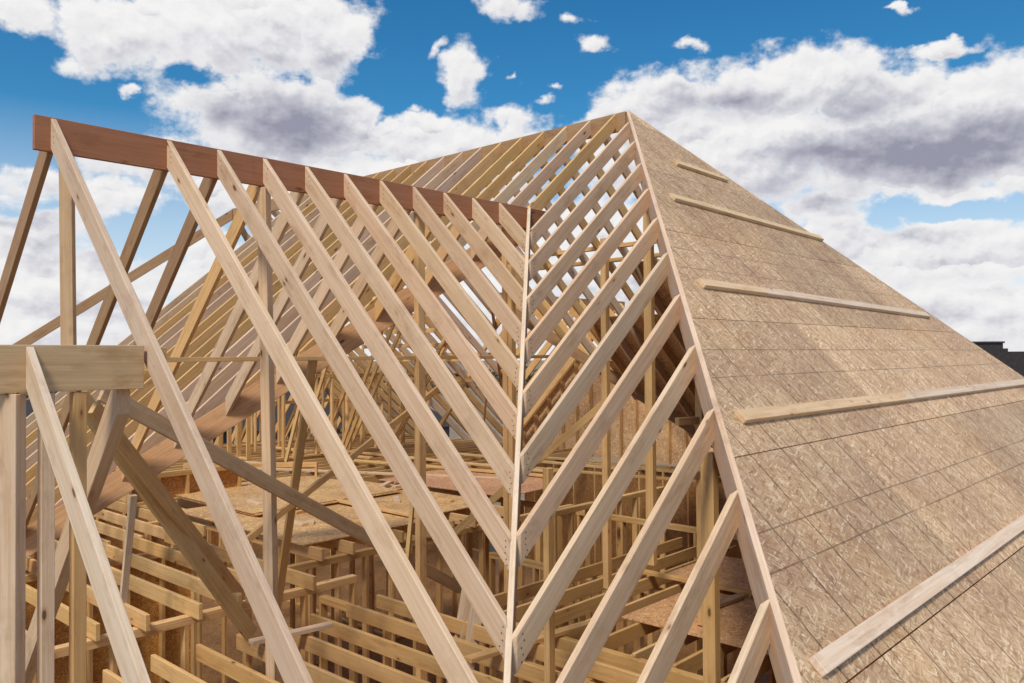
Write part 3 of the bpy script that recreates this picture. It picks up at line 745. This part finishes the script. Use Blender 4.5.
hl = h.math('SQRT', h.math('ADD', h.math('MULTIPLY', df, df), h.math('MULTIPLY', dr, dr)))
el = h.math('ARCTAN2', sz.outputs[2], hl)
cv = h.n('ShaderNodeCombineXYZ'); h.put(cv.inputs[0], az); h.put(cv.inputs[1], el)
C0 = cv.outputs[0]                                        # (azimuth, elevation) sky coordinates
def px2sky(x, y):
    d = fwv + r2 * ((x - 512) / 828.571) - u2 * ((y - 341.5) / 828.571); d.normalize()
    return math.atan2(d.dot(R0), d.dot(F0)), math.asin(d.z)
K = 828.571
# cloud masses: (x, y, rx, ry, weight) measured in the photograph, turned into sky azimuth / elevation
MASS = [(240, 25, 130, 52, 1.0), (120, 30, 85, 40, .9), (325, 35, 58, 50, .95), (25, 12, 45, 28, .9), (72, 62, 42, 20, .75), (136, 88, 9, 8, .6),
        (285, 122, 110, 48, 1.1), (195, 100, 50, 30, .7), (430, 140, 95, 34, .95), (500, 130, 55, 24, .8), (380, 185, 160, 45, .9),
        (462, 74, 34, 30, .85), (436, 46, 14, 12, .6), (418, 108, 13, 11, .6), (510, 8, 34, 17, .8), (595, 43, 26, 12, .75), (690, 43, 16, 8, .55), (552, 92, 16, 8, .45), (545, 105, 14, 6, .4), (570, 14, 26, 8, .35), (940, 50, 48, 7, .55), (898, 8, 20, 5, .5), (520, 85, 8, 5, .4),
        (650, 105, 68, 36, 1.0), (770, 85, 95, 38, 1.05), (840, 80, 60, 32, .9), (890, 110, 80, 45, 1.0), (985, 105, 80, 42, 1.0), (920, 150, 150, 42, 1.1), (760, 150, 120, 60, 1.05), (640, 150, 90, 45, .9),
        (960, 190, 110, 16, .75), (830, 235, 70, 40, .9), (940, 250, 85, 42, .95), (900, 300, 160, 45, .9), (1010, 320, 90, 50, .8),
        (40, 175, 60, 22, .7), (20, 225, 60, 35, .8), (110, 205, 60, 30, .8), (60, 290, 110, 40, .9), (190, 270, 80, 45, .7), (130, 160, 80, 26, .75), (250, 190, 80, 30, .7), (600, 265, 130, 70, .9), (470, 300, 120, 60, .9), (20, 320, 90, 40, .8)]
HOLE = [(10, 90, 60, 55, .7), (190, 72, 20, 11, .4), (45, 130, 55, 26, .6), (150, 235, 42, 26, 1.0), (205, 290, 30, 18, .6), (14, 208, 34, 9, .5), (945, 205, 80, 11, .7), (882, 222, 26, 10, .55), (985, 285, 46, 9, .5), (800, 228, 34, 8, .4), (410, 55, 30, 52, .5), (560, 70, 40, 26, .4)]
DARK = [(292, 124, 78, 32, 1.0), (225, 120, 45, 20, .8), (335, 62, 36, 20, .6), (930, 150, 140, 26, 1.15), (830, 152, 60, 22, .9), (715, 100, 62, 18, .8), (865, 102, 45, 20, .7), (830, 205, 55, 14, .7), (905, 235, 40, 12, .5), (40, 215, 40, 16, .6), (100, 255, 60, 14, .6), (110, 305, 70, 12, .5), (205, 60, 60, 20, .4), (640, 125, 50, 24, .45), (880, 320, 100, 14, .45)]
nv1 = h.noise(h.vm('MULTIPLY', C0, (1, 1.3, 1)), 9, 2, .5, out=1)
nv2 = h.noise(h.vm('MULTIPLY', C0, (1, 1.2, 1)), 32, 4, .58, out=1)
wv_ = h.vm('ADD', h.vm('MULTIPLY', h.vm('SUBTRACT', nv1, (.5, .5, .5)), (.07, .045, 0)), h.vm('MULTIPLY', h.vm('SUBTRACT', nv2, (.5, .5, .5)), (.028, .026, 0)))
Cw = h.vm('ADD', C0, wv_)
def lobe(P, x, y, rx, ry):
    a_, e_ = px2sky(x, y)
    nd = h.n('ShaderNodeVectorMath', operation='MULTIPLY_ADD'); h.put(nd.inputs[0], P)
    nd.inputs[1].default_value = (K / rx, K / ry, 0); nd.inputs[2].default_value = (-a_ * K / rx, -e_ * K / ry, 0)
    return nd.outputs[0]
def after(P, acc):        # evaluate the lobes one after another (keeps the shader stack small)
    nd = h.n('ShaderNodeVectorMath', operation='MULTIPLY_ADD'); h.put(nd.inputs[0], acc); nd.inputs[1].default_value = (1e-9, 1e-9, 0); h.put(nd.inputs[2], P)
    return nd.outputs[0]
def field(P, lst):        # highest lobe: its height, and how far down inside it we are
    acc = down = None
    for x, y, rx, ry, wt in lst:
        q = lobe(P if acc is None else after(P, acc), x, y, rx, ry)
        v = h.math('MULTIPLY_ADD', h.vm('LENGTH', q, out=1), -wt / 1.45, wt)
        d_ = h.vm('DOT_PRODUCT', q, (.25, -1, 0), out=1)
        if acc is None: acc, down = v, d_
        else:
            m_ = h.n('ShaderNodeMix', data_type='FLOAT'); m_.clamp_factor = True
            h.put(m_.inputs[0], h.mapr(h.math('SUBTRACT', v, acc), -.03, .03)); h.put(m_.inputs[2], down); h.put(m_.inputs[3], d_)
            down = m_.outputs[0]; acc = h.math('MAXIMUM', acc, v)
    return h.math('MAXIMUM', acc, 0.0), down
def masses(P, lst):
    acc = 0.0
    for x, y, rx, ry, wt in lst: acc = h.math('MAXIMUM', acc, h.math('MULTIPLY_ADD', h.vm('LENGTH', lobe(after(P, acc) if acc != 0.0 else P, x, y, rx, ry), out=1), -wt / 1.45, wt))
    return acc
rc = random.Random(11)
LOBES = []
for (x, y, rx, ry, wt) in MASS:
    if wt < .65: wt += .18
    LOBES.append((x, y, rx, ry, wt))
    if rx > 50:
        for q in range(1 if rx < 90 else 2):
            an = rc.uniform(-2.9, -.2); LOBES.append((x + math.cos(an) * rx * .6, y + math.sin(an) * ry * .55, rx * rc.uniform(.28, .45), ry * rc.uniform(.4, .6), wt * rc.uniform(.85, 1.05)))
mass, down = field(Cw, LOBES)
hole = masses(after(Cw, mass), HOLE); dark = masses(after(Cw, hole), DARK)
n0 = h.noise(h.vm('MULTIPLY', C0, (1, 1.35, 1)), 24, 6, .6)
n1 = h.noise(h.vm('ADD', h.vm('MULTIPLY', C0, (1, 1.35, 1)), (-.004, .012, 0)), 24, 3, .6)
lowf = h.noise(h.vm('MULTIPLY', C0, (1, 2.0, 1)), 3.2, 4, .6)
outside = h.math('MAXIMUM', h.mapr(h.math('ABSOLUTE', az), .62, .95), h.mapr(el, .42, .6))
dens = h.math('ADD', h.math('SUBTRACT', mass, h.math('MULTIPLY', hole, .9)), h.math('MULTIPLY', h.math('SUBTRACT', n0, .5), 1.0))
dens = h.math('ADD', dens, h.math('MULTIPLY', outside, h.math('MULTIPLY', h.math('SUBTRACT', lowf, .42), 3.2)))
dens = h.math('ADD', dens, h.mapr(el, .02, .26, .26, 0))
alpha = h.mapr(dens, .25, .56, 0, 1, True)
thick = h.mapr(dens, .30, .75, 0, 1, True)
rel = h.math('MULTIPLY', h.math('SUBTRACT', n0, n1), 1.15)                 # bumps lit from above
soft = h.noise(h.vm('MULTIPLY', C0, (1, 1.6, 1)), 6, 5, .55)
g = h.math('MULTIPLY', h.mapr(down, -.35, .85, 0, .52, True), h.mapr(el, .04, .2, .6, 1))
g = h.math('ADD', g, h.math('MULTIPLY', h.math('SUBTRACT', soft, .5), .40))
g = h.math('MAXIMUM', g, h.math('MULTIPLY', dark, 1.15))
g = h.math('SUBTRACT', g, rel)
g = h.math('MULTIPLY', h.mapr(g, -.08, 1.0, 0, 1), h.mapr(thick, 0, 1, .12, 1))
ccol = h.ramp(g, [(0, (.98, .97, .965)), (.25, (.87, .865, .885)), (.55, (.60, .60, .675)), (1, (.33, .335, .425))])
ccol = h.scale(ccol, 8.3)
skyc = h.n('ShaderNodeHueSaturation'); skyc.inputs['Saturation'].default_value = 1.32; skyc.inputs['Value'].default_value = 1.0
nt.links.new(sky.outputs[0], skyc.inputs['Color'])
hz = h.mix(h.mapr(el, .0, .27, .92, 0), h.mix(1.0, skyc.outputs[0], (.62, 1.02, 1.0, 1), 'MULTIPLY'), (7.5, 7.5, 8.5, 1))
colw = h.mix(alpha, hz, ccol)
nt.links.new(colw, bg.inputs[0]); bg.inputs[1].default_value = .1
w.cycles.sampling_method = 'MANUAL'; w.cycles.sample_map_resolution = 512

# ------------------------------------------------------------------ render settings
scene.render.engine = 'CYCLES'
scene.view_settings.view_transform = 'Standard'; scene.view_settings.look = 'None'; scene.view_settings.exposure = 0.16; scene.view_settings.gamma = 1
scene.cycles.use_denoising = True; scene.cycles.max_bounces = 8; scene.cycles.diffuse_bounces = 5
scene.render.resolution_x = 1024; scene.render.resolution_y = 683
